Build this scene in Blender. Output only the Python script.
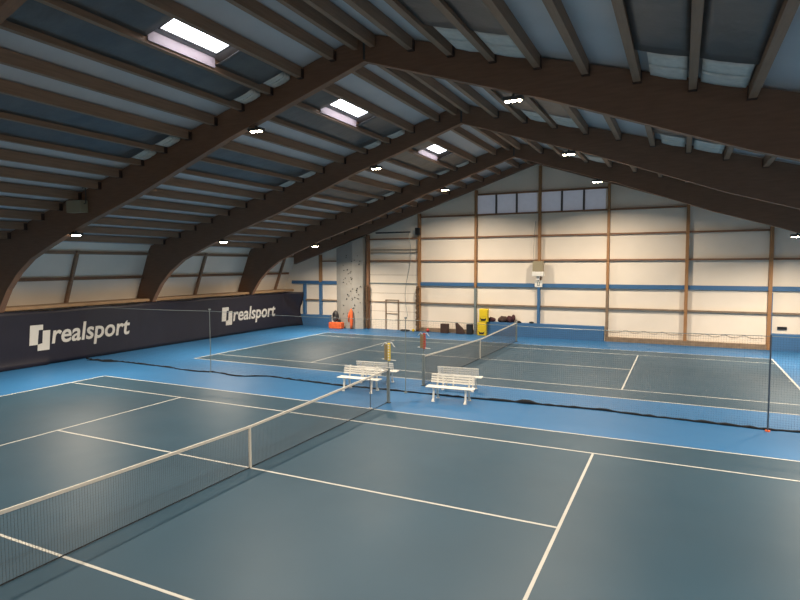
import bpy, bmesh, math, random
from mathutils import Vector, Matrix
random.seed(7)
for o in list(bpy.data.objects): bpy.data.objects.remove(o)
scene = bpy.context.scene
C = scene.collection

# ------------------------------------------------------------------ camera
yaw, pitch, roll = -0.454157, -0.0621476, -0.0022587
cam_d = bpy.data.cameras.new('camera'); cam_d.sensor_width = 36; cam_d.lens = 575.8 * 36 / 800
cam_d.clip_start = 0.05; cam_d.clip_end = 200
cam = bpy.data.objects.new('camera', cam_d); C.objects.link(cam)
fwd = Vector((math.sin(yaw)*math.cos(pitch), math.cos(yaw)*math.cos(pitch), math.sin(pitch)))
rt = Vector((math.cos(yaw), -math.sin(yaw), 0)); up = rt.cross(fwd)
r2 = math.cos(roll)*rt + math.sin(roll)*up; u2 = -math.sin(roll)*rt + math.cos(roll)*up
M = Matrix((r2, u2, -fwd)).transposed().to_4x4(); M.translation = Vector((8.097, -9.3436, 4.3056))
cam.matrix_world = M
scene.camera = cam
# ------------------------------------------------------------------ world, exposure
w = bpy.data.worlds.new('world'); scene.world = w; w.use_nodes = True
w.node_tree.nodes['Background'].inputs[0].default_value = (0.75, 0.85, 1.0, 1)
w.node_tree.nodes['Background'].inputs[1].default_value = 1.0
scene.view_settings.view_transform = 'Standard'; scene.view_settings.look = 'None'
scene.view_settings.exposure = 0.0; scene.view_settings.gamma = 1; scene.view_settings.use_curve_mapping = False
LAMP_W = 480.0; LAMP_COL = (1.0, 0.83, 0.64); LAMP_SPREAD = math.radians(146)
LAMP_HOUSING_EMIT = 60.0
SKY_EMIT = 9.0

# ------------------------------------------------------------------ materials
def mat(name, col, rough=0.6, metal=0.0, noise=0.0, nscale=5.0, col2=None, stretch=None, bump=0.0, emit=None, spec=None):
    m = bpy.data.materials.new(name); m.use_nodes = True; nt = m.node_tree
    b = nt.nodes['Principled BSDF']
    b.inputs['Base Color'].default_value = (*col, 1); b.inputs['Roughness'].default_value = rough
    b.inputs['Metallic'].default_value = metal
    if spec is not None: b.inputs['Specular IOR Level'].default_value = spec
    if noise or col2 or bump:
        tc = nt.nodes.new('ShaderNodeTexCoord'); mp = nt.nodes.new('ShaderNodeMapping'); nz = nt.nodes.new('ShaderNodeTexNoise')
        nt.links.new(tc.outputs['Object'], mp.inputs[0]); nt.links.new(mp.outputs[0], nz.inputs['Vector'])
        nz.inputs['Scale'].default_value = nscale; nz.inputs['Detail'].default_value = 5
        if stretch: mp.inputs['Scale'].default_value = stretch
        rp = nt.nodes.new('ShaderNodeValToRGB')
        c2 = col2 if col2 else tuple(c*(1-noise) for c in col)
        rp.color_ramp.elements[0].position = 0.3; rp.color_ramp.elements[1].position = 0.7
        rp.color_ramp.elements[0].color = (*c2, 1); rp.color_ramp.elements[1].color = (*col, 1)
        nt.links.new(nz.outputs['Fac'], rp.inputs[0]); nt.links.new(rp.outputs[0], b.inputs['Base Color'])
        if bump:
            bp = nt.nodes.new('ShaderNodeBump'); bp.inputs['Strength'].default_value = bump; bp.inputs['Distance'].default_value = 0.05
            nt.links.new(nz.outputs['Fac'], bp.inputs['Height']); nt.links.new(bp.outputs[0], b.inputs['Normal'])
    if emit:
        b.inputs['Emission Color'].default_value = (*emit[0], 1); b.inputs['Emission Strength'].default_value = emit[1]
    return m

def floor_mat(name, col, rough, var=0.12):
    m = mat(name, col, rough, noise=var, nscale=0.35, spec=0.38)
    nt = m.node_tree; b = nt.nodes['Principled BSDF']
    n = nt.nodes.new('ShaderNodeTexNoise'); n.inputs['Scale'].default_value = 0.6; n.inputs['Detail'].default_value = 4
    tc = nt.nodes.new('ShaderNodeTexCoord'); nt.links.new(tc.outputs['Object'], n.inputs['Vector'])
    mr = nt.nodes.new('ShaderNodeMapRange'); mr.inputs[3].default_value = rough-0.06; mr.inputs[4].default_value = rough+0.08
    nt.links.new(n.outputs['Fac'], mr.inputs[0]); nt.links.new(mr.outputs[0], b.inputs['Roughness'])
    return m

MT = dict(
    blue_floor=floor_mat('blue sports floor', (0.024, 0.130, 0.305), 0.48),
    court=floor_mat('grey green court surface', (0.023, 0.063, 0.102), 0.44),
    line=mat('white line paint', (0.47, 0.48, 0.46), 0.6, noise=0.1, nscale=3),
    glulam=mat('dark brown laminated timber', (0.210, 0.112, 0.066), 0.6, col2=(0.165, 0.086, 0.050), nscale=3, stretch=(0.6, 3, 6)),
    purlin=mat('brown purlin timber', (0.31, 0.190, 0.120), 0.7, col2=(0.23, 0.138, 0.085), nscale=2.5, stretch=(6, 0.5, 6)),
    post=mat('orange brown timber post', (0.36, 0.19, 0.08), 0.6, col2=(0.27, 0.135, 0.055), nscale=3, stretch=(5, 5, 0.6)),
    girt=mat('brown timber rail', (0.27, 0.135, 0.07), 0.65, col2=(0.20, 0.10, 0.055), nscale=3, stretch=(0.5, 5, 5)),
    tan=mat('pale timber rail', (0.42, 0.27, 0.15), 0.6, noise=0.2, nscale=3),
    cream=mat('cream wall cladding', (0.83, 0.755, 0.65), 0.65, noise=0.07, nscale=0.8),
    bluepaint=mat('blue paint', (0.045, 0.140, 0.300), 0.5, noise=0.1, nscale=2),
    deck=mat('blue grey insulated deck', (0.54, 0.52, 0.52), 0.6, noise=0.10, nscale=0.9),
    film=mat('grey plastic film', (0.105, 0.096, 0.092), 0.4, noise=0.35, nscale=1.6, bump=0.6),
    wool=mat('white wrapped insulation', (0.68, 0.63, 0.56), 0.7, noise=0.18, nscale=6, bump=0.5),
    reveal=mat('skylight lining with pinkish light in colour', (0.50, 0.40, 0.43), 0.6, noise=0.08),  # pinkish light on the skylight reveal is put into this colour
    white=mat('white painted wood', (0.78, 0.77, 0.72), 0.5, noise=0.06, nscale=8),
    white_metal=mat('white metal', (0.62, 0.63, 0.62), 0.4),
    tape=mat('off white net tape', (0.60, 0.58, 0.53), 0.7, noise=0.08, nscale=10),
    net=mat('dark grey net cord', (0.075, 0.08, 0.085), 0.7),
    divnet=mat('dark divider netting', (0.03, 0.04, 0.045), 0.8),
    hem=mat('black gathered netting', (0.008, 0.010, 0.014), 0.9, bump=0.8, nscale=20),
    metal=mat('grey green steel post', (0.22, 0.26, 0.26), 0.4, metal=0.3),
    navy=mat('navy blue post', (0.035, 0.055, 0.085), 0.45),
    black=mat('black plastic', (0.012, 0.012, 0.014), 0.5),
    banner=mat('dark navy tarpaulin', (0.0075, 0.007, 0.017), 0.52, col2=(0.011, 0.010, 0.021), nscale=1.0),
    print=mat('light grey banner print', (0.60, 0.59, 0.55), 0.5, noise=0.04),
    yellow=mat('yellow plastic', (0.72, 0.53, 0.02), 0.4, noise=0.05),
    red=mat('red plastic', (0.50, 0.04, 0.03), 0.45),
    khaki=mat('khaki board', (0.24, 0.19, 0.10), 0.6, noise=0.1),
    orange=mat('orange fabric', (0.75, 0.13, 0.03), 0.7, noise=0.2, nscale=8),
    grey_wall=mat('light grey climbing panel', (0.36, 0.35, 0.32), 0.7, noise=0.15, nscale=1.2),
    dark_brown=mat('dark brown board', (0.055, 0.025, 0.018), 0.7, noise=0.3, nscale=6),
    brown_net=mat('brown gathered net', (0.13, 0.075, 0.04), 0.9, noise=0.4, nscale=14, bump=0.5),
    maroon=mat('maroon fabric', (0.07, 0.02, 0.025), 0.85, noise=0.4, nscale=9),
    curb=mat('grey brown curb', (0.26, 0.19, 0.13), 0.8, noise=0.35, nscale=4),
    beige=mat('beige plastic box', (0.30, 0.26, 0.17), 0.6),
    housing=mat('dark lamp housing', (0.05, 0.05, 0.05), 0.5),
    led=mat('lit lamp lens', (1, 0.9, 0.7), 0.4, emit=((1.0, 0.84, 0.58), LAMP_HOUSING_EMIT)),
    sky=mat('bright daylight pane', (0.9, 0.9, 0.95), 0.4, emit=((0.90, 0.93, 1.0), SKY_EMIT)),
    translucent=mat('blue grey wall light panel', (0.66, 0.68, 0.76), 0.45, noise=0.06, emit=((0.80, 0.84, 1.0), 0.09)),
    concrete=mat('grey plinth', (0.2, 0.18, 0.16), 0.8, noise=0.2),
)

# ------------------------------------------------------------------ helpers
def link(name, bm, m, parent=None, smooth=False):
    me = bpy.data.meshes.new(name); bmesh.ops.recalc_face_normals(bm, faces=bm.faces); bm.to_mesh(me); bm.free()
    if smooth:
        for p in me.polygons: p.use_smooth = True
    o = bpy.data.objects.new(name, me); C.objects.link(o)
    for mm in (m if isinstance(m, list) else [m]): me.materials.append(MT[mm] if isinstance(mm, str) else mm)
    if parent: o.parent = parent
    return o
def box(bm, x0, x1, y0, y1, z0, z1, mi=0):
    vs = [bm.verts.new(p) for p in ((x0,y0,z0),(x1,y0,z0),(x1,y1,z0),(x0,y1,z0),(x0,y0,z1),(x1,y0,z1),(x1,y1,z1),(x0,y1,z1))]
    for f in ((0,3,2,1),(4,5,6,7),(0,1,5,4),(1,2,6,5),(2,3,7,6),(3,0,4,7)):
        bm.faces.new([vs[i] for i in f]).material_index = mi
    return vs
def bx(*a):
    bm = bmesh.new(); box(bm, *a); return bm
def bevel(bm, w, seg=2):
    bmesh.ops.bevel(bm, geom=bm.edges[:], offset=w, segments=seg, affect='EDGES', profile=0.6); return bm
def prism(bm, pts, d0, d1, axis='y'):
    """polygon pts in the plane across axis, extruded d0..d1"""
    def P(a, b, d): return (a, d, b) if axis == 'y' else ((d, a, b) if axis == 'x' else (a, b, d))
    A = [bm.verts.new(P(a, b, d0)) for a, b in pts]; B = [bm.verts.new(P(a, b, d1)) for a, b in pts]
    n = len(pts); bm.faces.new(A); bm.faces.new(B[::-1])
    for i in range(n): bm.faces.new((A[i], A[(i+1) % n], B[(i+1) % n], B[i]))
def tube(bm, pts, r, seg=6, caps=True):
    pts = [Vector(p) for p in pts]; rs = r if isinstance(r, (list, tuple)) else [r]*len(pts); rings = []
    for i, p in enumerate(pts):
        t = (pts[min(i+1, len(pts)-1)] - pts[max(i-1, 0)]).normalized()
        ref = Vector((0,0,1)) if abs(t.z) < 0.9 else Vector((1,0,0))
        a = t.cross(ref).normalized(); b = t.cross(a)
        rings.append([bm.verts.new(p + rs[i]*(math.cos(k*2*math.pi/seg)*a + math.sin(k*2*math.pi/seg)*b)) for k in range(seg)])
    for i in range(len(rings)-1):
        for k in range(seg): bm.faces.new((rings[i][k], rings[i][(k+1) % seg], rings[i+1][(k+1) % seg], rings[i+1][k]))
    if caps: bm.faces.new(rings[0]); bm.faces.new(rings[-1][::-1])
def tb(pts, r, seg=6):
    bm = bmesh.new(); tube(bm, pts, r, seg); return bm
def blob(bm, c, r, sub=2, jit=0.12):
    g = bmesh.ops.create_icosphere(bm, subdivisions=sub, radius=1)
    for v in g['verts']:
        k = 1 + random.uniform(-jit, jit); v.co = Vector((c[0]+v.co.x*r[0]*k, c[1]+v.co.y*r[1]*k, c[2]+v.co.z*r[2]*k))
def tag(o, label=None, cat=None, group=None, kind=None):
    for k, v in (('label', label), ('category', cat), ('group', group), ('kind', kind)):
        if v: o[k] = v
    return o
def thing(name, loc, label, cat, group=None, rz=0):
    o = bpy.data.objects.new(name, None); C.objects.link(o); o.location = loc; o.rotation_euler = (0, 0, rz); o.empty_display_size = 0.2
    return tag(o, label, cat, group)
def struct(name, bm, m, parent=None):
    o = link(name, bm, m, parent)
    if not parent: o['kind'] = 'structure'
    return o
def dup(root, loc, label, rz=None, group=None):
    r = root.copy(); C.objects.link(r); r.location = loc; r['label'] = label
    if rz is not None: r.rotation_euler = (0, 0, rz)
    if group: r['group'] = group
    for ch in list(root.children):
        c = ch.copy(); C.objects.link(c); c.parent = r
        for g in list(ch.children):
            d = g.copy(); C.objects.link(d); d.parent = c
    return r
ORD = ['first','second','third','fourth','fifth','sixth','seventh','eighth','ninth','tenth','eleventh','twelfth','thirteenth','fourteenth','fifteenth','sixteenth','seventeenth']

# ------------------------------------------------------------------ dimensions
XR = 0.4                     # ridge
YB, YG = -9.75, 24.5         # back wall, gable wall faces
FR = [-3.1, 4.4, 11.9, 19.6] # frames
def deckz(x): return 10.42 - (0.30 if x < XR else 0.286)*abs(x-XR)
XW = 17.6                    # half-ish widths: left foot X=-17.15, mirrored right
def mir(x): return 2*XR - x

# ------------------------------------------------------------------ shell
bm = bmesh.new(); box(bm, -18.2, mir(-18.2), YB-0.2, YG+0.3, -0.12, 0.0); struct('floor', bm, 'blue_floor')
# roof deck: two slopes, left one with skylight openings
SKYL = [(0.12, 1.92), (6.88, 8.93), (14.65, 16.6)]; SX0, SX1 = -2.50, -1.85
bm = bmesh.new()
def deck_piece(x0, x1, y0, y1, t=0.12):
    vs = []
    for z in (0, t):
        for x, y in ((x0,y0),(x1,y0),(x1,y1),(x0,y1)): vs.append(bm.verts.new((x, y, deckz(x)+z)))
    for f in ((0,3,2,1),(4,5,6,7),(0,1,5,4),(1,2,6,5),(2,3,7,6),(3,0,4,7)): bm.faces.new([vs[i] for i in f])
deck_piece(-18.3, SX0, YB, YG+0.2); deck_piece(SX1, XR, YB, YG+0.2); deck_piece(XR, mir(-18.3), YB, YG+0.2)
ys = [YB] + [v for s in SKYL for v in s] + [YG+0.2]
for i in range(0, len(ys), 2): deck_piece(SX0, SX1, ys[i], ys[i+1])
struct('ceiling', bm, 'deck')
for n, (a, b) in enumerate(SKYL):
    z0 = lambda x: deckz(x)
    h = 0.28; t = 0.04
    bm = bmesh.new()
    for (x0, x1, y0, y1) in ((SX0-t, SX0, a-t, b+t), (SX1, SX1+t, a-t, b+t), (SX0, SX1, a-t, a), (SX0, SX1, b, b+t)):
        vs = []
        for zz in (0.0 if x0 < SX0 or x1 > SX1 else 0.0, h):
            for x, y in ((x0,y0),(x1,y0),(x1,y1),(x0,y1)): vs.append(bm.verts.new((x, y, z0(x)+zz)))
        for f in ((0,3,2,1),(4,5,6,7),(0,1,5,4),(1,2,6,5),(2,3,7,6),(3,0,4,7)): bm.faces.new([vs[i] for i in f])
    wdw = struct('window_%d' % (n+1), bm, 'reveal')
    bm = bmesh.new(); vs = [bm.verts.new((x, y, z0(x)+0.03+zz)) for zz in (0, .02) for x, y in ((SX0+.003,a+.003),(SX1-.003,a+.003),(SX1-.003,b-.003),(SX0+.003,b-.003))]
    for f in ((0,3,2,1),(4,5,6,7),(0,1,5,4),(1,2,6,5),(2,3,7,6),(3,0,4,7)): bm.faces.new([vs[i] for i in f])
    link('skylight_pane', bm, 'sky', wdw)
    bm = bmesh.new()
    for (x0, x1, y0, y1) in ((SX0+.005, SX0+.028, a+.03, b-.03), (SX1-.028, SX1-.005, a+.03, b-.03), (SX0+.005, SX1-.005, a+.005, a+.03), (SX0+.005, SX1-.005, b-.03, b-.005)):
        vs = [bm.verts.new((x, y, z0(x)-0.005+zz)) for zz in (0, .03) for x, y in ((x0,y0),(x1,y0),(x1,y1),(x0,y1))]
        for f in ((0,3,2,1),(4,5,6,7),(0,1,5,4),(1,2,6,5),(2,3,7,6),(3,0,4,7)): bm.faces.new([vs[i] for i in f])
    link('sash', bm, 'housing', wdw)
# gable wall and back wall
def gable_pts(lo=0.0):
    return [(-17.2, lo), (-17.2, 2.4), (-17.75, 2.45), (-16.6, 5.25), (XR, 10.40), (mir(-16.6), 5.25), (mir(-17.75), 2.45), (mir(-17.2), 2.4), (mir(-17.2), lo)]
bm = bmesh.new(); prism(bm, gable_pts(), YG, YG+0.2); struct('wall_gable', bm, 'cream')
# back wall with the viewing opening the camera looks through
bm = bmesh.new()
for a in ((-17.6, 3.0, YB-0.2, YB, 0, 5.0), (13.0, 18.4, YB-0.2, YB, 0, 5.0), (3.0, 13.0, YB-0.2, YB, 0, 2.8)): box(bm, *a)
prism(bm, [(-17.4, 5.0), (XR, 10.40), (mir(-17.4), 5.0)], YB-0.2, YB)
struct('wall_back', bm, 'cream')
# side walls: low plinth and leaning upper cladding
for side, s in (('left', 1), ('right', -1)):
    X = (lambda x: x) if s == 1 else mir
    bm = bmesh.new(); prism(bm, [(X(-17.0), 0), (X(-17.0), 2.42), (X(-17.75), 2.42), (X(-16.55), 5.33), (X(-16.75), 5.4), (X(-18.0), 2.4), (X(-18.0), 0)], YB, YG)
    struct('wall_'+side, bm, 'cream')
# blue kick wall along the gable
bm = bmesh.new(); box(bm, -17.0, -13.72, 24.2, YG, 0, 0.78); struct('baseboard_left', bm, 'bluepaint')
bm = bmesh.new(); box(bm, -2.45, 4.32, 24.12, YG, 0, 0.82); struct('baseboard_middle', bm, 'bluepaint')
bm = bmesh.new(); box(bm, 12.16, 17.9, 24.12, YG, 0, 0.82); struct('baseboard_right', bm, 'bluepaint')
bm = bmesh.new(); box(bm, 4.45, 12.0, 24.2, YG, 0, 0.24); struct('trim_1', bm, 'curb')
bm = bmesh.new(); box(bm, -7.0, -2.5, 24.3, YG, 0, 0.24); struct('trim_2', bm, 'curb')

# ------------------------------------------------------------------ courts
def court(cx, cy, label):
    t = thing('tennis_court', (cx, cy, 0), label, 'tennis court', 'tennis courts')
    link('court_surface', bx(-11.885, 11.885, -5.485, 5.485, 0.0, 0.006), 'court', t)
    z0, z1, h = 0.006, 0.010, 0.026
    for y in (-5.485, 5.485): link('doubles_sideline', bx(-11.885, 11.885, y-h, y+h, 0.0, z1), 'line', t)
    for y in (-4.115, 4.115): link('singles_sideline', bx(-11.855, 11.855, y-h, y+h, z0, z1), 'line', t)
    for x in (-11.885, 11.885): link('baseline', bx(x-h-0.01, x+h+0.01, -5.45, 5.45, 0.0, z1), 'line', t)
    for x in (-6.4, 6.4): link('service_line', bx(x-h, x+h, -4.085, 4.085, z0, z1), 'line', t)
    link('centre_service_line', bx(-6.37, 6.37, -h, h, z0, z1), 'line', t)
    for x, d in ((-11.845, 1), (11.845, -1)): link('centre_mark', bx(min(x, x+d*.1), max(x, x+d*.1), -h, h, z0, z1), 'line', t)
court(0, 0, 'grey green tennis court in the foreground with the nearer net across it')
CY2 = 15.59
court(-0.03, CY2, 'grey green tennis court at the far end beyond the white benches')

# ------------------------------------------------------------------ glulam portal frames
bot = [(0.4, 9.70), (-4.4, 8.08), (-8.5, 6.60), (-11.2, 5.75), (-13.0, 5.08), (-14.3, 4.55), (-15.2, 4.0), (-15.95, 3.35), (-16.4, 2.75), (-16.62, 2.35), (-16.70, 0.0)]
top = [(0.4, 10.40), (-16.5, 5.28), (-16.75, 4.95), (-17.5, 3.0), (-17.68, 2.38), (-17.66, 2.0), (-17.6, 0.0)]
bot = [(0.4, 9.70), (-4.4, 8.12), (-8.5, 6.60), (-11.2, 5.75), (-13.0, 5.08), (-14.3, 4.55), (-15.15, 4.0), (-15.86, 3.35), (-16.3, 2.75), (-16.56, 2.35), (-16.78, 0.0)]
flab = ['brown laminated timber roof arch nearest the viewing window, spanning the foreground court',
        'brown laminated timber roof arch largest in view, crossing above the foreground court',
        'brown laminated timber roof arch crossing above between the two courts, middle one in depth',
        'brown laminated timber roof arch closest to the far gable wall']
def frame(Y, label):
    t = thing('timber_portal_frame', (XR, Y, 0), label, 'roof arch', 'laminated timber roof arches')
    for sgn in (1, -1):
        tp = top if sgn == 1 else [(x, z + (0.014*abs(x-XR) if x > -16.6 else 0.1)) for x, z in top]
        pts = [((x-XR)*sgn, z) for x, z in bot] + [((x-XR)*sgn, z) for x, z in tp[::-1]]
        pts = [(p[0] - (0.004*sgn if abs(p[0]) < 1e-6 else 0), p[1]) for p in pts]
        bm = bmesh.new(); prism(bm, pts, -0.11, 0.11); r = link('rafter', bm, 'glulam', t)
        # timber cover lath under the rafter edge, a little paler
        bm = bmesh.new()
        q = [((x-XR)*sgn, z) for x, z in bot[:-1]]
        low = [(x, z-0.022) for x, z in q]
        prism(bm, q+low[::-1], -0.115, 0.115); link('edge_lath', bm, 'girt', r)
    link('ridge_bracket', bx(-0.03, 0.03, -0.13, 0.13, 9.72, 10.3), 'housing', t)
    return t
frames = [frame(Y, l) for Y, l in zip(FR, flab)]
for t in frames[1:]: pass

# ------------------------------------------------------------------ purlins
LX = [-0.55-1.07*k for k in range(15)]; RX = [1.79+1.07*k for k in range(14)]
BAYS = [(-3.1, 4.4, 'in front of largest arch'), (4.4, 11.9, 'between largest and middle arches'), (11.9, 19.6, 'between middle and farthest arches'), (19.6, 24.08, 'between farthest arch and gable wall')]
PD, PW = 0.29, 0.15
pm = None
pur = {}
for bi, (y0, y1, bt) in enumerate(BAYS):
    L = y1-y0-0.24
    bm = bmesh.new(); box(bm, -PW/2, PW/2, -L/2, L/2, -PD, 0)
    proto = None
    for side, xs in (('left', LX), ('right', RX)):
        for k, x in enumerate(xs):
            label = '%s slope roof purlin, %s from the ridge, %s' % (side, ORD[k], bt)
            loc = (x, (y0+y1)/2, deckz(x)-0.022)
            if proto is None:
                proto = thing('roof_purlin', loc, label, 'purlin', 'roof purlins')
                link('beam', bm, 'purlin', proto)
                for s in (-1, 1):
                    b2 = bmesh.new(); ye = s*(L/2)
                    box(b2, -PW/2-.012, PW/2+.012, min(ye-s*.12, ye+s*.005), max(ye-s*.12, ye+s*.005), -PD-.010, -0.05)
                    link('joist_hanger', b2, 'dark_brown', proto)
            else: dup(proto, loc, label)
for bi, (y0, y1, bt) in enumerate(BAYS):
    for x, tx in ((0.15, 'left'), (0.66, 'right')):
        L = y1-y0-0.24
        o = link('ridge_purlin', bx(x-.07, x+.07, y0+.12, y1-.12, 10.0, 10.31), 'purlin')
        tag(o, '%s one of the two brown ridge purlins, %s' % (tx, bt), 'purlin', 'ridge purlins')
# ------------------------------------------------------------------ film covered bays and insulation packs
def slope_slab(name, x0, x1, y0, y1, zo, t, m, wob=0.0, nx=6, ny=14):
    bm = bmesh.new(); g = []
    for lay in (0, 1):
        rows = []
        for j in range(ny+1):
            r = []
            for i in range(nx+1):
                u, v = i/nx, j/ny; x = x0+(x1-x0)*u; y = y0+(y1-y0)*v
                sag = -wob*math.sin(math.pi*u)*(0.6+0.4*math.sin(v*9)) + (random.uniform(-.2, .2)*wob if 0 < i < nx else 0)
                r.append(bm.verts.new((x, y, deckz(x)-zo+(sag if lay == 0 else t+sag))))
            rows.append(r)
        g.append(rows)
    for lay in (0, 1):
        for j in range(ny):
            for i in range(nx): bm.faces.new((g[lay][j][i], g[lay][j][i+1], g[lay][j+1][i+1], g[lay][j+1][i]))
    for j in range(ny):
        for i in (0, nx): bm.faces.new((g[0][j][i], g[0][j+1][i], g[1][j+1][i], g[1][j][i]))
    for i in range(nx):
        for j in (0, ny): bm.faces.new((g[0][j][i], g[0][j][i+1], g[1][j][i+1], g[1][j][i]))
    return link(name, bm, m, None, True)
bayname = ['in front of largest arch', 'between largest and middle arches', 'between middle and farthest arches']
rows = []
for k in (1, 2, 5, 6): rows.append(('left', LX[k+1], LX[k], k))
for k in (1, 2, 5, 6): rows.append(('right', RX[k], RX[k+1], k))
for side, xa, xb, k in rows:
    for bi in range(3):
        y0, y1 = FR[bi]+0.14, FR[bi+1]-0.14
        x0, x1 = xa+PW/2+.005, xb-PW/2-.005
        yend = y1-(0.57 if side == 'left' else 1.83)
        nm = 'between %s and %s purlins of the %s slope, %s' % (ORD[k], ORD[k+1], side, bayname[bi])
        segs = [(y0, yend)]
        if side == 'left' and k == 1:
            a, b = SKYL[bi]; segs = [(y0, a-0.25), (b+0.05, yend)]
            # added pinkish boards: light falling on the purlin side put into their colour
            bm = bmesh.new(); bm2 = None
            for yy in ():
                pass
            box(bm, x0+0.003, x0+0.03, a-0.2, b+0.03, deckz(x0)-0.27, deckz(x0)-0.03)
            lb = link('lit_purlin_side_board', bm, 'reveal')
            tag(lb, 'added pinkish board painted as the lit purlin side beside skylight, '+bayname[bi], 'lit side board', 'boards painted as lit purlin sides')
        for si, (sa, sb) in enumerate(segs):
            if sb-sa < 0.3: continue
            f = slope_slab('insulation_film', x0, x1, sa, sb, 0.20, 0.012, 'film', 0.025)
            lb_ = 'grey film '+nm if len(segs) == 1 else 'grey film on the %s side of the skylight, %s' % ('near' if si == 0 else 'far', bayname[bi])
            tag(f, lb_, 'plastic film', 'grey film sheets under the roof')
        pk = thing('insulation_pack', ((x0+x1)/2, y1-1.0, deckz((x0+x1)/2)-0.2), 'white pack '+nm, 'insulation', 'white insulation packs')
        if side == 'left': L_ = ((y1-0.55, y1-0.32), (y1-0.30, y1-0.05)); ins = (.10, .25)
        else: L_ = ((y1-1.80, y1-1.10), (y1-1.06, y1-0.36)); ins = ((.20, .03) if k in (5, 1) else (.06, .06))
        for q, (ya, yb) in enumerate(L_):
            g = slope_slab('insulation_batt', x0+ins[0], x1-ins[1], ya, yb, 0.205, 0.16, 'wool', 0.03, 6, 4)
            g.parent = pk; g.matrix_parent_inverse = Matrix.Translation(-Vector(pk.location))

# ------------------------------------------------------------------ gable wall timbering
PX = [-14.52, -10.72, -6.98, -3.20, 0.66, 4.44, 8.35, 12.08, 15.90]
def raf(x): return 10.02 - 0.335*abs(x-0.5)
pdesc = ['leftmost, painted blue in its lower half', 'right of the grey climbing wall', 'with brown net gathered around it', 'behind the yellow crates',
         'carrying the beige speaker box under the ridge', 'left of the wide recessed bay', 'in the middle of the wide recessed bay', 'right end of the wide recessed bay', 'rightmost near the corner']
for i, x in enumerate(PX):
    zt = raf(x)-0.02
    t = thing('wall_post', (x, 24.37, 0), 'timber post of the gable wall, '+pdesc[i], 'post', 'gable wall posts')
    zb = 0.0
    if i in (0, 4):
        zb = 0.80 if i == 0 else 0.83
        link('blue_post_section', bx(-0.075, 0.075, -0.12, 0.12, zb, 3.08), 'bluepaint', t)['label'] = 'blue painted lower section'
        link('post_shaft', bx(-0.075, 0.075, -0.12, 0.12, 3.08, zt), 'post', t)
    elif i in (3, 5):
        if i == 5: zb = 0.0
        link('grey_post_section', bx(-0.07, 0.07, -0.12, 0.12, zb, 2.85), 'metal' if i == 3 else 'curb', t)['label'] = 'grey lower section'
        link('post_shaft', bx(-0.07, 0.07, -0.12, 0.12, 2.85, zt), 'post', t)
    else:
        link('post_shaft', bx(-0.08, 0.08, -0.12, 0.12, 0.0, zt), 'post' if i not in (1,) else 'girt', t)
    if i == 7:
        link('blue_edge_strip', bx(0.085, 0.12, -0.1, 0.12, 0.83, 2.85), 'bluepaint', t)
# rafters along the gable
for sg_, sd in ((-1, 'left'), (1, 'right')):
    bm = bmesh.new(); prism(bm, [(0.5, 10.02), (0.5+sg_*17.0, 10.02-0.335*17.0), (0.5+sg_*17.0, 5.24), (0.5, 10.33)], 23.98, 24.24)
    o = link('gable_rafter', bm, 'glulam'); tag(o, 'dark timber rafter along the %s slope of the gable wall' % sd, 'rafter', 'gable rafters')
GZ = [(1.82, 'lowest'), (3.05, 'blue painted'), (4.52, 'third'), (5.95, 'fourth'), (7.28, 'fifth'), (8.49, 'top')]
baytxt = ['left of the leftmost post', 'between the leftmost post and the climbing wall', 'above the roller door', 'right of the roller door', 'left of the ridge post', 'right of the ridge post', 'in the left half of the wide recess', 'in the right half of the wide recess', 'right of the wide recess']
edges = [-17.3] + PX
for bi in range(len(edges)-1):
    a, b = edges[bi]+0.085, edges[bi+1]-0.085
    if bi == 0: a = -17.0
    if bi == 1: b = -13.07
    for gi, (z, gn) in enumerate(GZ):
        if z > min(raf(a), raf(b))+0.3: continue
        if z > 8 and bi not in (4, 5): continue
        aa, bb = a, b
        if z+0.1 > raf(a): aa = 0.5-(10.02-z-0.1)/0.335
        if z+0.1 > raf(b): bb = 0.5+(10.02-z-0.1)/0.335
        if bi == 0 and z > 3: aa = -17.0 + (z-4)*0.35 if z > 4 else -17.0
        if bi == 0 and z > 4.6: continue
        blue = gi == 1
        thick = 0.11 if (blue and bi not in (2,)) else 0.045
        m = 'bluepaint' if blue else ('girt' if gi != 0 else 'curb')
        if bi == 2 and gi < 2: m = 'curb' if gi == 0 else 'metal'; thick = 0.03
        g = link('wall_rail', bx(aa, bb, 24.36, 24.499, z-thick, z+thick), m)
        nm = ['lowest', 'blue painted', 'third lowest', 'fourth lowest', 'fifth lowest', 'topmost'][gi]
        if blue and bi == 2: nm = 'thin grey'
        tag(g, '%s rail of the gable wall, %s' % (nm, baytxt[bi]), 'wall rail', 'horizontal gable wall rails')
# short blue post left
o = link('short_wall_post', bx(-15.95, -15.80, 24.27, 24.49, 0.8, 2.93), 'bluepaint'); tag(o, 'short blue post on the gable wall beside the banner end', 'post')
# high level light panels
for n, (bi, a, b) in enumerate(((4, -3.2, 0.52), (5, 0.68, 4.3))):
    w3 = (b-a)/3
    bm = bmesh.new()
    for k in (1, 2): box(bm, a+k*w3-0.05, a+k*w3+0.05, 24.38, 24.499, 7.33, 8.44)
    wd = struct('window_%d' % (n+4), bm, 'housing')
    for k in range(3): link('pane', bx(a+k*w3+0.055, a+(k+1)*w3-0.055, 24.46, 24.495, 7.33, 8.44), 'translucent', wd)

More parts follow.
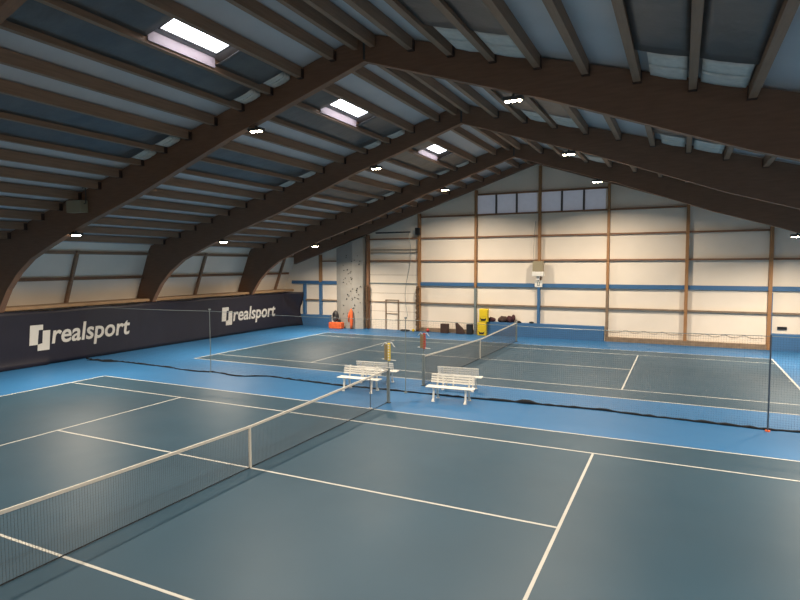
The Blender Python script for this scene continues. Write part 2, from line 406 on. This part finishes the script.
# ------------------------------------------------------------------ left wall timbering
def lean(z): return -17.72 + (z-2.45)*0.405
t = thing('wall_sill', (-17.2, 8, 2.42), 'pale timber sill running along the top of the dark banner', 'sill')
link('sill_board', bx(-0.52, 0.50, -17.6, 16.2, 0.0, 0.13), 'tan', t)
for z, tx in ((3.67, 'middle brown'), (4.86, 'upper dark brown')):
    bm = bmesh.new(); xw = lean(z); box(bm, xw+0.01, xw+0.12, YB+.02, 24.2, z-0.07, z+0.07)
    o = link('side_wall_rail', bm, 'girt' if z < 4 else 'purlin'); tag(o, '%s rail running along the leaning left wall above the banner' % tx, 'wall rail')
k = 0
for Y in (0.35, 7.85, 15.75, 23.2):
    bm = bmesh.new()
    vs = []
    for z in (2.56, 4.95):
        for dx, dy in ((0.0, -.06), (0.17, -.06), (0.17, .06), (0.0, .06)): vs.append(bm.verts.new((lean(z)+dx+0.02, Y+dy, z)))
    for f in ((0,3,2,1),(4,5,6,7),(0,1,5,4),(1,2,6,5),(2,3,7,6),(3,0,4,7)): bm.faces.new([vs[i] for i in f])
    o = link('side_wall_stud', bm, 'purlin')
    tag(o, 'dark leaning stud of the left wall, ' + ['nearest the left picture edge', 'between largest and middle arches', 'between middle and farthest arches', 'in the far corner'][k], 'stud', 'left wall studs'); k += 1

# ------------------------------------------------------------------ banner with lettering
BXX = -16.50
def by(Y): return -9.34 + (Y+9.34)*0.988
def bz(z): return 4.31 + (z-4.31)*0.988
ban = thing('advertising_banner', (BXX, 8, 0), 'long dark navy banner with two white realsport logos along the left wall', 'banner')
bm = bmesh.new(); ny, nz = 260, 14; g = []
Y0, Y1 = -9.5, 24.15
for j in range(nz+1):
    r = []
    for i in range(ny+1):
        Y = Y0+(Y1-Y0)*i/ny; z = 0.02+(2.36)*j/nz
        if j == nz: z += 0.03*math.sin(Y*1.7) - 0.02
        wv = 0.012*math.sin(Y*2.3+0.6*z) + 0.01*math.sin(Y*0.9-z)
        e = max(0, (Y-20.6)/3.5); wv += e*0.20*math.sin((Y*3.2+z*2.8)) * (0.5+0.5*z/2.4)
        flat = 1.0
        for a, b in ((5.2, 11), (16.6, 22.6)):
            if a < Y < b: flat = 0.0
        out = 0.5*max(0, (Y-22.3)/1.85)**1.6
        r.append(bm.verts.new((BXX + out + wv*flat*0.9 + (0.10*(1-z/0.4)**2 if z < 0.4 and Y < 6.2 else 0), Y, z)))
    g.append(r)
for j in range(nz):
    for i in range(ny): bm.faces.new((g[j][i], g[j][i+1], g[j+1][i+1], g[j+1][i]))
for v in bm.verts: v.co -= Vector((BXX, 8, 0))
bo = link('tarpaulin', bm, 'banner', ban, True)
md = bo.modifiers.new('s', 'SOLIDIFY'); md.thickness = 0.012; md.offset = -1
def text_mesh(body, y0, y1, z0, z1):
    """bold slanted lettering fitted so that the x-height letters stand z0..z1 and the word runs y0..y1"""
    cu = bpy.data.curves.new('t', 'FONT'); cu.body = body; cu.size = 1; cu.extrude = 0.004; cu.offset = 0.017; cu.shear = 0.18; cu.resolution_u = 4
    ob = bpy.data.objects.new('t', cu); C.objects.link(ob); bpy.context.view_layer.update()
    me = bpy.data.meshes.new_from_object(ob.evaluated_get(bpy.context.evaluated_depsgraph_get()))
    xs = [v.co.x for v in me.vertices]; a, b = min(xs), max(xs)
    sx = (y1-y0)/(b-a); sz = (z1-z0)/0.52
    for v in me.vertices: v.co = Vector((BXX+0.012 + v.co.z*1.0 - BXX, y0+(v.co.x-a)*sx - 8, z0+v.co.y*sz))
    bpy.data.objects.remove(ob)
    me.materials.clear(); me.materials.append(MT['print'])
    o = bpy.data.objects.new('lettering', me); C.objects.link(o); o.parent = ban; o['label'] = 'white word realsport'
    return o
def logo(y0, y1, z0, z1):
    # two interlocking upright rectangles: left one higher, right one lower, with a notch between
    w = y1-y0; h = z1-z0; sh = 0.10*w
    def quad(bm, pts): prism(bm, [(p[0]-8, p[1]) for p in pts], 0.006, 0.016, 'x')
    def P(u, v): return (y0+u*w+sh*v, z0+v*h)
    bm = bmesh.new()
    quad(bm, [P(0.0, .24), P(.40, .24), P(.40, .40), P(.42, .80), P(.62, .80), P(.62, 1.0), P(0.0, 1.0)])
    quad(bm, [P(.40, 0.0), P(.98, 0.0), P(.98, .76), P(.62, .76), P(.62, .28), P(.40, .24)])
    o = link('emblem', bm, 'print', ban); o['label'] = 'white emblem of two interlocking blocks'
logo(by(5.60), by(6.50), bz(0.60), bz(1.72)); text_mesh('realsport', by(6.60), by(10.62), bz(0.86), bz(1.47))
logo(by(17.05), by(17.95), bz(0.60), bz(1.70)); text_mesh('realsport', by(18.05), by(22.2), bz(0.82), bz(1.42))

# ------------------------------------------------------------------ tennis nets
def netheight(y): return 0.914 + (1.07-0.914)*(abs(y)/6.4)**1.15
def make_net(cx, cy, label, near):
    t = thing('tennis_net', (cx, cy, 0), label, 'tennis net', 'tennis nets')
    r = 0.0022 if near else 0.0030; cell = 0.045
    bm = bmesh.new()
    def strip(p, q):
        p, q = Vector(p), Vector(q); d = (q-p).normalized(); a = Vector((1,0,0)); b = d.cross(a)
        A = [bm.verts.new(p+r*v) for v in (a, -0.5*a+.87*b, -0.5*a-.87*b)]; B = [bm.verts.new(q+r*v) for v in (a, -0.5*a+.87*b, -0.5*a-.87*b)]
        for k in range(3): bm.faces.new((A[k], A[(k+1) % 3], B[(k+1) % 3], B[k]))
    n = int(12.7/cell)
    for i in range(n+1):
        y = -6.35+i*cell
        if abs(y) < 6.36: strip((0, y, 0.02), (0, y, netheight(y)-0.03))
    for j in range(1, 21):
        f = j/21
        for s in range(24):
            ya, yb = -6.35+s*12.7/24, -6.35+(s+1)*12.7/24
            strip((0, ya, 0.02+f*(netheight(ya)-.04)), (0, yb, 0.02+f*(netheight(yb)-.04)))
    link('netting', bm, 'net', t)
    bm = bmesh.new(); N = 40
    for i in range(N):
        ya, yb = -6.4+12.8*i/N, -6.4+12.8*(i+1)/N; za, zb = netheight(ya), netheight(yb)
        vs = [bm.verts.new(p) for p in ((-.014,ya,za-.052),(.014,ya,za-.052),(.014,yb,zb-.052),(-.014,yb,zb-.052),(-.014,ya,za),(.014,ya,za),(.014,yb,zb),(-.014,yb,zb))]
        for f in ((0,3,2,1),(4,5,6,7),(0,1,5,4),(2,3,7,6),(1,2,6,5),(3,0,4,7)): bm.faces.new([vs[q] for q in f])
    link('top_band', bm, 'tape', t)
    link('bottom_cord', tb([(0, -6.35, 0.024), (0, 6.35, 0.024)], 0.010, 5), 'hem', t)
    link('centre_strap', bx(-.018, .018, -.026, .026, 0.012, 0.915), 'tape', t)
    for s in (-1, 1):
        p = link('net_post', bx(-.04, .04, s*6.4-.04, s*6.4+.04, 0, 1.10), 'metal', t)
        link('post_cap', bx(-.045, .045, s*6.4-.045, s*6.4+.045, 1.10, 1.115), 'white_metal', p)
        link('post_foot', bx(-.07, .07, s*6.4-.07, s*6.4+.07, 0.0, 0.012), 'black', p)
    return t
make_net(0, 0, 'tennis net across the foreground court with off white top band', True)
make_net(-0.03, CY2, 'smaller looking tennis net on the far court beyond the benches', False)
# slim dark net stick standing on the doubles sideline
st = thing('net_stick', (-0.12, 5.45, 0.01), 'slim dark stick propping the foreground net on the sideline near the benches', 'net stick')
link('stick', tb([(0, 0, 0.02), (0, 0, 1.0)], 0.012, 8), 'navy', st)
link('stick_foot', bx(-.05, .05, -.05, .05, 0, 0.03), 'white_metal', st)

# ------------------------------------------------------------------ score markers on the net posts
def marker(cx, cy, m, label):
    t = thing('score_marker', (cx, cy, 1.115), label, 'score marker', 'score markers on net posts')
    link('pole', tb([(0, 0, 0), (0, 0, 0.26)], 0.018, 8), 'metal', t)
    p = link('back_board', bevel(bx(-.13, -.015, -.02, .02, 0.22, 0.72), .006, 1), 'khaki', t)
    s = link('number_strip', bevel(bx(-.01, .07, -.03, .03, 0.20, 0.76), .006, 1), m, t)
    bm = bmesh.new()
    for k in range(6): box(bm, 0.005, 0.055, -.036, -.0302, 0.235+k*.085, 0.285+k*.085)
    link('number_tiles', bm, 'khaki' if m == 'red' else 'white', s)
    for sg in (-1, 1):
        pts = [(sg*(0.03+0.20*f), 0, 0.70+0.07*math.sin(math.pi*min(1, f*1.25))-0.10*max(0, f-.55)) for f in [q/8 for q in range(9)]]
        link('curved_arm', tb(pts, 0.013, 6), 'white_metal', t)
    link('lower_arm', tb([(0.07, 0, 0.235), (0.26, 0, 0.225)], 0.012, 6), 'white_metal', t)
    link('lower_knob', tb([(-.22, 0, 0.25), (-.13, 0, 0.25)], 0.013, 6), 'white_metal', t)
marker(0, 6.4, 'yellow', 'yellow score marker with white arms on top of the foreground net post')
marker(-0.03, CY2-6.4, 'red', 'red score marker with white arms on the near post of the far net')

# ------------------------------------------------------------------ benches
def bench(loc, rz, label):
    t = thing('garden_bench', loc, label, 'bench', 'white slatted benches', rz)
    L = 0.78
    for k in range(3): link('seat_slat', bevel(bx(-L, L, -.30+k*.125, -.30+k*.125+.10, 0.43, 0.455), .006, 1), 'white', t)
    for k in range(4):
        z = 0.52+k*0.073; y = 0.10+k*0.022
        link('backrest_slat', bevel(bx(-L+.06, L-.06, y, y+.022, z, z+.056), .005, 1), 'white', t)
    for x in (-.52, 0, .52):
        bm = bmesh.new(); prism(bm, [(.14, .40), (.175, .40), (.255, .80), (.22, .80)], x-.025, x+.025, 'x'); link('back_support', bm, 'white', t)
    for x in (-.52, .52):
        link('seat_bearer', bx(x-.03, x+.03, -.28, .15, 0.385, 0.43), 'white', t)
        for y0, y1 in ((-.22, -.30), (.13, .22)):
            bm = bmesh.new(); tube(bm, [(x, y0, .40), (x, y0, .30), (x, (y0+y1)/2, .10), (x, y1, .03), (x, y1, .0)], [.042, .036, .034, .045, .06], 8)
            link('leg', bm, 'white', t)
    return t
b0 = bench((1.68, 7.5, 0), 0.07, 'white slatted bench right of the foreground net post, facing the viewer')
dup(b0, (-1.66, 7.58, 0), 'white slatted bench partly behind the foreground net end, facing the viewer', 0.05)
dup(b0, (1.32, 9.15, 0), 'white slatted bench in the right pair, turned to the far court', math.pi+0.10)
dup(b0, (-1.78, 8.92, 0), 'white slatted bench in the left pair, turned to the far court', math.pi+0.10)

# ------------------------------------------------------------------ divider net between the courts
dv = thing('divider_net', (0, 7.95, 0), 'thin dark divider net hanging between the two courts with black hem on the floor', 'divider net')
bm = bmesh.new(); r = 0.0013
XA, XB = -16.35, 17.2
def st3(p, q):
    p, q = Vector(p), Vector(q); d = (q-p).normalized(); a = Vector((0,1,0)); b = d.cross(a)
    A = [bm.verts.new(p+r*v) for v in (a, -0.5*a+.87*b, -0.5*a-.87*b)]; B = [bm.verts.new(q+r*v) for v in (a, -0.5*a+.87*b, -0.5*a-.87*b)]
    for k in range(3): bm.faces.new((A[k], A[(k+1) % 3], B[(k+1) % 3], B[k]))
n = int((XB-XA)/0.06)
def dtop(x): return 2.45 - 0.05*abs(math.sin((x+8.75)*math.pi/9.45))
for i in range(n+1):
    x = XA+i*0.06; st3((x, 0, 0.03), (x, 0, dtop(x)))
for j in range(0, 40):
    for s in range(18):
        xa, xb = XA+(XB-XA)*s/18, XA+(XB-XA)*(s+1)/18; f = j/39
        st3((xa, 0, 0.05+f*(dtop(xa)-.05)), (xb, 0, 0.05+f*(dtop(xb)-.05)))
link('netting', bm, 'divnet', dv)
link('top_cord', tb([(XA+(XB-XA)*k/60, 0, dtop(XA+(XB-XA)*k/60)) for k in range(61)], 0.009, 5), 'metal', dv)
hp = [(-16.3,7.9),(-15.57,7.75),(-14.87,8.04),(-13.72,8.0),(-11.54,7.92),(-9.62,7.70),(-8.48,7.87),(-7.29,7.65),(-6.0,8.14),(-4.5,8.0),(-2.85,7.9),(-0.34,7.98),(2.27,8.04),(3.54,8.13),(4.22,8.16),(6.04,8.25),(7.41,8.10),(9.25,8.05),(10.19,7.99),(10.91,8.08),(14,8.0),(17.1,7.95)]
pts = []; rad = []
for (xa, ya), (xb, yb) in zip(hp, hp[1:]):
    k = max(2, int((xb-xa)/0.18))
    for q in range(k):
        f = q/k; pts.append((xa+(xb-xa)*f, ya+(yb-ya)*(3*f*f-2*f**3)-7.95+random.uniform(-.02, .02), 0.035)); rad.append(random.uniform(.020, .038) * (1.15 if xa > 1 else 1))
for i, p in enumerate(pts):
    if abs(p[0]-3.9) < .25: rad[i] = .07
    pts[i] = (p[0], p[1], rad[i]*0.8)
bm = bmesh.new(); tube(bm, pts, rad, 6); link('gathered_hem', bm, 'hem', dv, True)
bm = bmesh.new(); tube(bm, [(-15.9, -.35, .02), (-15.5, -.12, .03), (-14.9, -.25, .025), (-14.2, -.05, .03)], [.01, .05, .04, .01], 6); link('hem_fold', bm, 'hem', dv, True)
for x, rr, m, lab in ((-8.74, .014, 'metal', 'slim grey post of the divider net on the left, near the banner'), (-0.10, .015, 'metal', 'slim grey post of the divider net between the bench pairs'), (10.19, .020, 'navy', 'dark blue post of the divider net at the right with orange foot')):
    t = thing('divider_post', (x, 7.86, 0), lab, 'post')
    link('pole', tb([(0, 0, 0.012), (0, 0, 2.50)], rr, 8), m, t)
    link('foot_plate', tb([(0, 0, 0), (0, 0, .03)], .06, 12), 'orange' if m == 'navy' else 'metal', t)
    if m == 'metal': link('cap', bx(-.03, .05, -.03, .03, 2.50, 2.55), 'metal', t)

# ------------------------------------------------------------------ flood lamps under the arches
def lamp(x, Y, z, label, power, first=[None]):
    if first[0] is None:
        t = thing('flood_lamp', (x, Y, z), label, 'flood lamp', 'flood lamps under the arches')
        link('housing', bevel(bx(-.24, .24, -.11, .11, 0.0, 0.09), .012, 1), 'housing', t)
        link('bracket', bx(-.03, .03, -.03, .03, .09, .16), 'housing', t)
        for k in (-1, 0, 1):
            bm = bmesh.new(); blob(bm, (k*.145, 0, -.005), (.058, .075, .03), 2, 0); link('lens', bm, 'led', t, True)
        first[0] = t
    else: t = dup(first[0], (x, Y, z), label)
    ld = bpy.data.lights.new('flood_light', 'AREA'); ld.shape = 'RECTANGLE'; ld.size = 0.5; ld.size_y = 0.3; ld.energy = power; ld.spread = LAMP_SPREAD; ld.color = LAMP_COL
    lo = bpy.data.objects.new('flood_light', ld); C.objects.link(lo); lo.parent = None
    lo.location = (x, Y, z-0.06)
    if Y == FR[3]: lo.rotation_euler = (math.radians(6), 0, 0); ld.energy = power*1.3
    return t
AN = ['the nearest arch', 'the largest arch', 'the middle arch', 'the farthest arch']
for i, Y in enumerate(FR):
    for x, z, tx in ((-11.7, 5.38, 'low on the left side of'), (-3.35, 8.25, 'left of the ridge on'), (4.4, 8.18, 'right of the ridge on'), (12.4, 5.42, 'low on the right side of')):
        lamp(x, Y, z, 'small lit flood lamp %s %s' % (tx, AN[i]), LAMP_W)

# ------------------------------------------------------------------ gable wall objects
# sectional door
bm = bmesh.new(); box(bm, -10.62, -7.07, 24.44, 24.498, 0.0, 4.4); dr = struct('door_1', bm, 'cream')
for z in (0.62, 1.20, 2.4, 3.6): link('panel_joint', bx(-10.6, -7.08, 24.432, 24.44, z-.008, z+.008), 'curb', dr)
for x in (-9.42, -8.50): link('wicket_jamb', bx(x-.035, x+.035, 24.38, 24.432, 0.0, 1.98), 'curb', dr)
for z in (1.05, 1.95): link('wicket_rail', bx(-9.38, -8.54, 24.39, 24.432, z-.025, z+.025), 'curb', dr)
o = link('door_roller', tb([(-10.0, 24.13, 6.35), (-7.5, 24.13, 6.35)], .05, 10), 'black'); tag(o, 'black roller bar high above the roller door', 'roller bar')
for z in (5.05, 5.25):
    o = link('door_track', bx(-10.55, -7.1, 24.38, 24.499, z-.018, z+.018), 'curb'); tag(o, 'thin grey track above the roller door, %s of two' % ('lower' if z < 5.1 else 'upper'), 'track')
o = link('door_motor', bevel(bx(-7.13, -6.83, 24.02, 24.24, 6.15, 6.6), .02), 'black'); tag(o, 'small black motor box high on the post right of the roller door', 'motor box')
o = link('pull_chain', tb([(-7.75+.2*math.sin(k*.25), 24.3, 6.4-k*.22) for k in range(26)], .013, 5), 'metal'); tag(o, 'thin dark chain hanging beside the roller door post', 'chain')
# gathered net around posts
for x, tx in ((-6.98, 'right of the roller door'), (-10.66, 'left of the roller door')):
    pts = []; rad = []
    for k in range(40): pts.append((x+random.uniform(-.03, .03)-.02, 24.10, 2.9-k*.0735)); rad.append(.07+.05*abs(math.sin(k*0.9))*(1 if x > -8 else .4))
    bm = bmesh.new(); tube(bm, pts, rad, 8); o = link('gathered_net', bm, 'brown_net', None, True); tag(o, 'brown net gathered against the post '+tx, 'net', 'gathered nets')
# climbing wall
cw = thing('climbing_wall', (-11.90, 24.1, 0), 'tall grey climbing wall with dark holds left of the roller door', 'climbing wall')
def panel(name, foot, zl, zr):
    bm = bmesh.new(); xs = [p[0] for p in foot]; a, b = min(xs), max(xs)
    A = [bm.verts.new((x, y, 0)) for x, y in foot]; B = [bm.verts.new((x, y, zl+(zr-zl)*(x-a)/(b-a))) for x, y in foot]
    bm.faces.new(A); bm.faces.new(B[::-1])
    for q in range(len(foot)): p = (q+1) % len(foot); bm.faces.new((A[q], A[p], B[p], B[q]))
    link(name, bm, 'grey_wall', cw)
panel('left_panel', [(-1.15, .38), (-1.15, .02), (-.72, -.15), (-.72, .38)], 5.36, 5.50)
panel('middle_panel', [(-.719, .38), (-.719, -.15), (.36, -.42), (.36, .38)], 5.50, 5.86)
panel('right_panel', [(.361, .38), (.361, -.42), (.98, -.12), (.98, .38)], 5.86, 6.10)
hold = None
rng = random.Random(3)
for q in range(48):
    u = rng.uniform(-.5, .88); z = rng.uniform(.7, 4.9)
    if u < .36: y = -.15 - .27*(u+.72)/1.08
    else: y = -.42 + .30*(u-.36)/.74
    if hold is None:
        bm = bmesh.new(); blob(bm, (0, 0, 0), (.05, .045, .045), 1, .2); hold = link('climbing_hold', bm, 'black', cw); h = hold
    else:
        h = hold.copy(); C.objects.link(h); h.parent = cw
    h.location = (u, y-.012, z); h.scale = (rng.uniform(.55, 1.1),)*3
# things at its foot
o = link('crash_mat', bevel(bx(-13.15, -12.15, 23.2, 23.62, 0.0, 0.42), .05), 'orange'); tag(o, 'orange crash mat on the floor in front of the climbing wall', 'mat')
bk = thing('backpack', (-12.72, 23.42, 0.42), 'dark grey backpack standing on the orange mat', 'backpack')
bm = bmesh.new(); blob(bm, (0, 0, .40), (.24, .17, .38), 3, .03); link('bag_body', bm, 'black', bk, True)
bm = bmesh.new(); blob(bm, (0, -.14, .24), (.16, .07, .18), 2, .03); link('front_pocket', bm, 'housing', bk, True)
link('top_loop', tb([(-.06, 0, .72), (-.04, 0, .80), (.04, 0, .80), (.06, 0, .72)], .015, 6), 'black', bk)
jk = thing('orange_jacket', (-11.55, 23.52, 0), 'narrow orange jacket hanging against the climbing wall', 'jacket')
bm = bmesh.new(); tube(bm, [(0, 0, 1.35), (0, -.02, 1.2), (.02, -.03, .8), (.03, -.04, .3), (0, -.04, .02)], [.04, .11, .12, .10, .07], 8); link('jacket_body', bm, 'orange', jk, True)
bm = bmesh.new(); tube(bm, [(-.1, -.03, 1.15), (-.19, -.05, .8), (-.17, -.06, .45)], [.06, .06, .045], 8); link('sleeve', bm, 'orange', jk, True)

# yellow crates stacked upright
def crate(x, z, label):
    t = thing('yellow_crate', (x, 23.93, z), label, 'crate', 'yellow crates')
    bm = bmesh.new(); box(bm, -.27, .27, -.16, .16, 0, .80); bevel(bm, .05); link('crate_body', bm, 'yellow', t)
    link('raised_panel', bevel(bx(-.20, .20, -.175, -.155, .34, .72), .008, 1), 'yellow', t)
    bm = bmesh.new(); prism(bm, [(-.21, .28), (-.1, .20), (.1, .20), (.21, .28), (.13, .08), (-.13, .08)], -.168, -.158); link('hand_hole', bm, 'black', t)
crate(-2.52, 0.82, 'upper of the two yellow plastic crates stacked by the gable wall')
crate(-2.62, 0.0, 'lower of the two yellow plastic crates stacked by the gable wall')
# brown boards and bag at the wall foot
o = link('brown_box', bevel(bx(-5.38, -4.88, 24.0, 24.27, 0.0, 0.58), .015, 1), 'dark_brown'); tag(o, 'small brown box by the gable wall, leftmost of the dark items', 'box')
bm = bmesh.new(); prism(bm, [(-4.35, 0), (-3.8, 0), (-3.95, .34), (-4.32, .68), (-4.40, .66)], 24.02, 24.24); o = link('dark_bag', bevel(bm, .03), 'dark_brown'); tag(o, 'dark slanting bag leaning by the gable wall between two boxes', 'bag')
o = link('dark_box', bevel(bx(-3.66, -3.30, 23.98, 24.24, 0.0, 0.62), .015, 1), 'black'); tag(o, 'dark box at the foot of the post left of the yellow crates', 'box')
def heap(c, r, m, lab, cat):
    bm = bmesh.new(); rr = random.Random(int(c[0]*100))
    for q in range(7):
        a = rr.uniform(-.75, .75); k = rr.uniform(.45, .75)
        blob(bm, (c[0]+a*r[0], c[1]+rr.uniform(-.04, .04), c[2]-r[2]+k*r[2]*rr.uniform(.95, 1.35)), (r[0]*rr.uniform(.35, .6), r[1]*.8, k*r[2]), 2, .13)
    o = link('clothes_heap', bm, m, None, True); tag(o, lab, cat)
def small(name, c, r, m, lab, cat):
    bm = bmesh.new(); blob(bm, c, r, 2, .05); o = link(name, bm, m, None, True); tag(o, lab, cat)
small('yellow_ball', (-7.15, 23.8, .10), (.10, .10, .10), 'yellow', 'small yellow ball on the floor by the roller door post', 'ball')
small('red_bag', (-6.30, 24.15, .11), (.11, .09, .11), 'red', 'small red bag on the floor right of the net wrapped post', 'bag')
small('black_bag', (-7.75, 23.85, .07), (.38, .12, .07), 'black', 'flat black bag on the floor by the roller door', 'bag')
# clothes pile on the blue base
for x, rx, rz_, m, lab in ((-1.98, .27, .20, 'maroon', 'left heap of dark maroon clothes on the blue base wall'), (-1.45, .27, .26, 'dark_brown', 'middle heap of brown clothes on the blue base wall'),
                        (-.93, .24, .36, 'maroon', 'tallest heap of dark clothes at the far net post, on the blue base wall'), (-.42, .24, .09, 'black', 'low black glove like bundle right of the clothes on the blue base wall')):
    heap((x-.06, 24.28, .82+rz_*.9), (rx, .15, rz_), m, lab, 'clothes')
small('dark_shoe', (.28, 24.23, .875), (.16, .08, .06), 'black', 'small black shoe on the blue base wall by the ridge post', 'shoe')
# speaker box with number sign on ridge post
sp = thing('speaker_box', (0.66, 24.1, 3.36), 'beige and white speaker box on the post under the ridge', 'speaker')
link('upper_body', bevel(bx(-.30, .30, -.15, .14, .50, 1.10), .02), 'beige', sp)
link('lower_panel', bevel(bx(-.33, .33, -.17, .14, .24, .495), .02), 'white', sp)
link('stem', bx(-.08, .08, -.03, .13, .0, .24), 'white_metal', sp)
link('cable', tb([(-.28, .12, 1.1), (-.30, .14, 1.6), (-.28, .14, 2.7), (-.2, .14, 3.4)], .014, 5), 'housing', sp)
sg = thing('court_sign', (0.66, 24.228, 2.98), 'small white sign with a green mark below the speaker box', 'sign')
link('sign_board', bx(-.22, .22, 0, .02, -.02, .38), 'white', sg)
bm = bmesh.new(); box(bm, -.07, -.03, -.006, -.001, .08, .28); box(bm, .03, .07, -.006, -.001, .08, .28); box(bm, -.07, .07, -.006, -.001, .05, .09)
link('printed_mark', bm, 'metal', sg)
# little black box right
o = link('outlet_box', bx(12.45, 12.85, 24.44, 24.499, 1.02, 1.16), 'black'); tag(o, 'small black box on the cream wall above the right blue base', 'outlet box')
# swagged cord
for a, b, tx in ((4.5, 8.2, 'left'), (8.42, 11.9, 'right')):
    pts = []
    for k in range(49):
        f = k/48; pts.append((a+(b-a)*f, 24.47, 0.52+0.12*abs(math.cos(f*math.pi*4))**3 * (1 if .1 < f < .95 else .3)))
    o = link('swag_cord', tb(pts, .008, 5), 'curb'); tag(o, 'thin brown cord swagged low across the %s half of the wide recess' % tx, 'cord')
# box on the largest arch
bxp = thing('arch_speaker', (-11.19, 4.12, 6.15), 'small beige box with bracket on the left side of the largest arch', 'speaker')
link('box_body', bevel(bx(-.38, .38, -.15, .15, 0.0, .42), .02), 'beige', bxp)
link('bracket', tb([(.38, 0, .3), (.47, 0, .3), (.47, 0, .85), (.30, .0, .85)], .02, 6), 'housing', bxp)
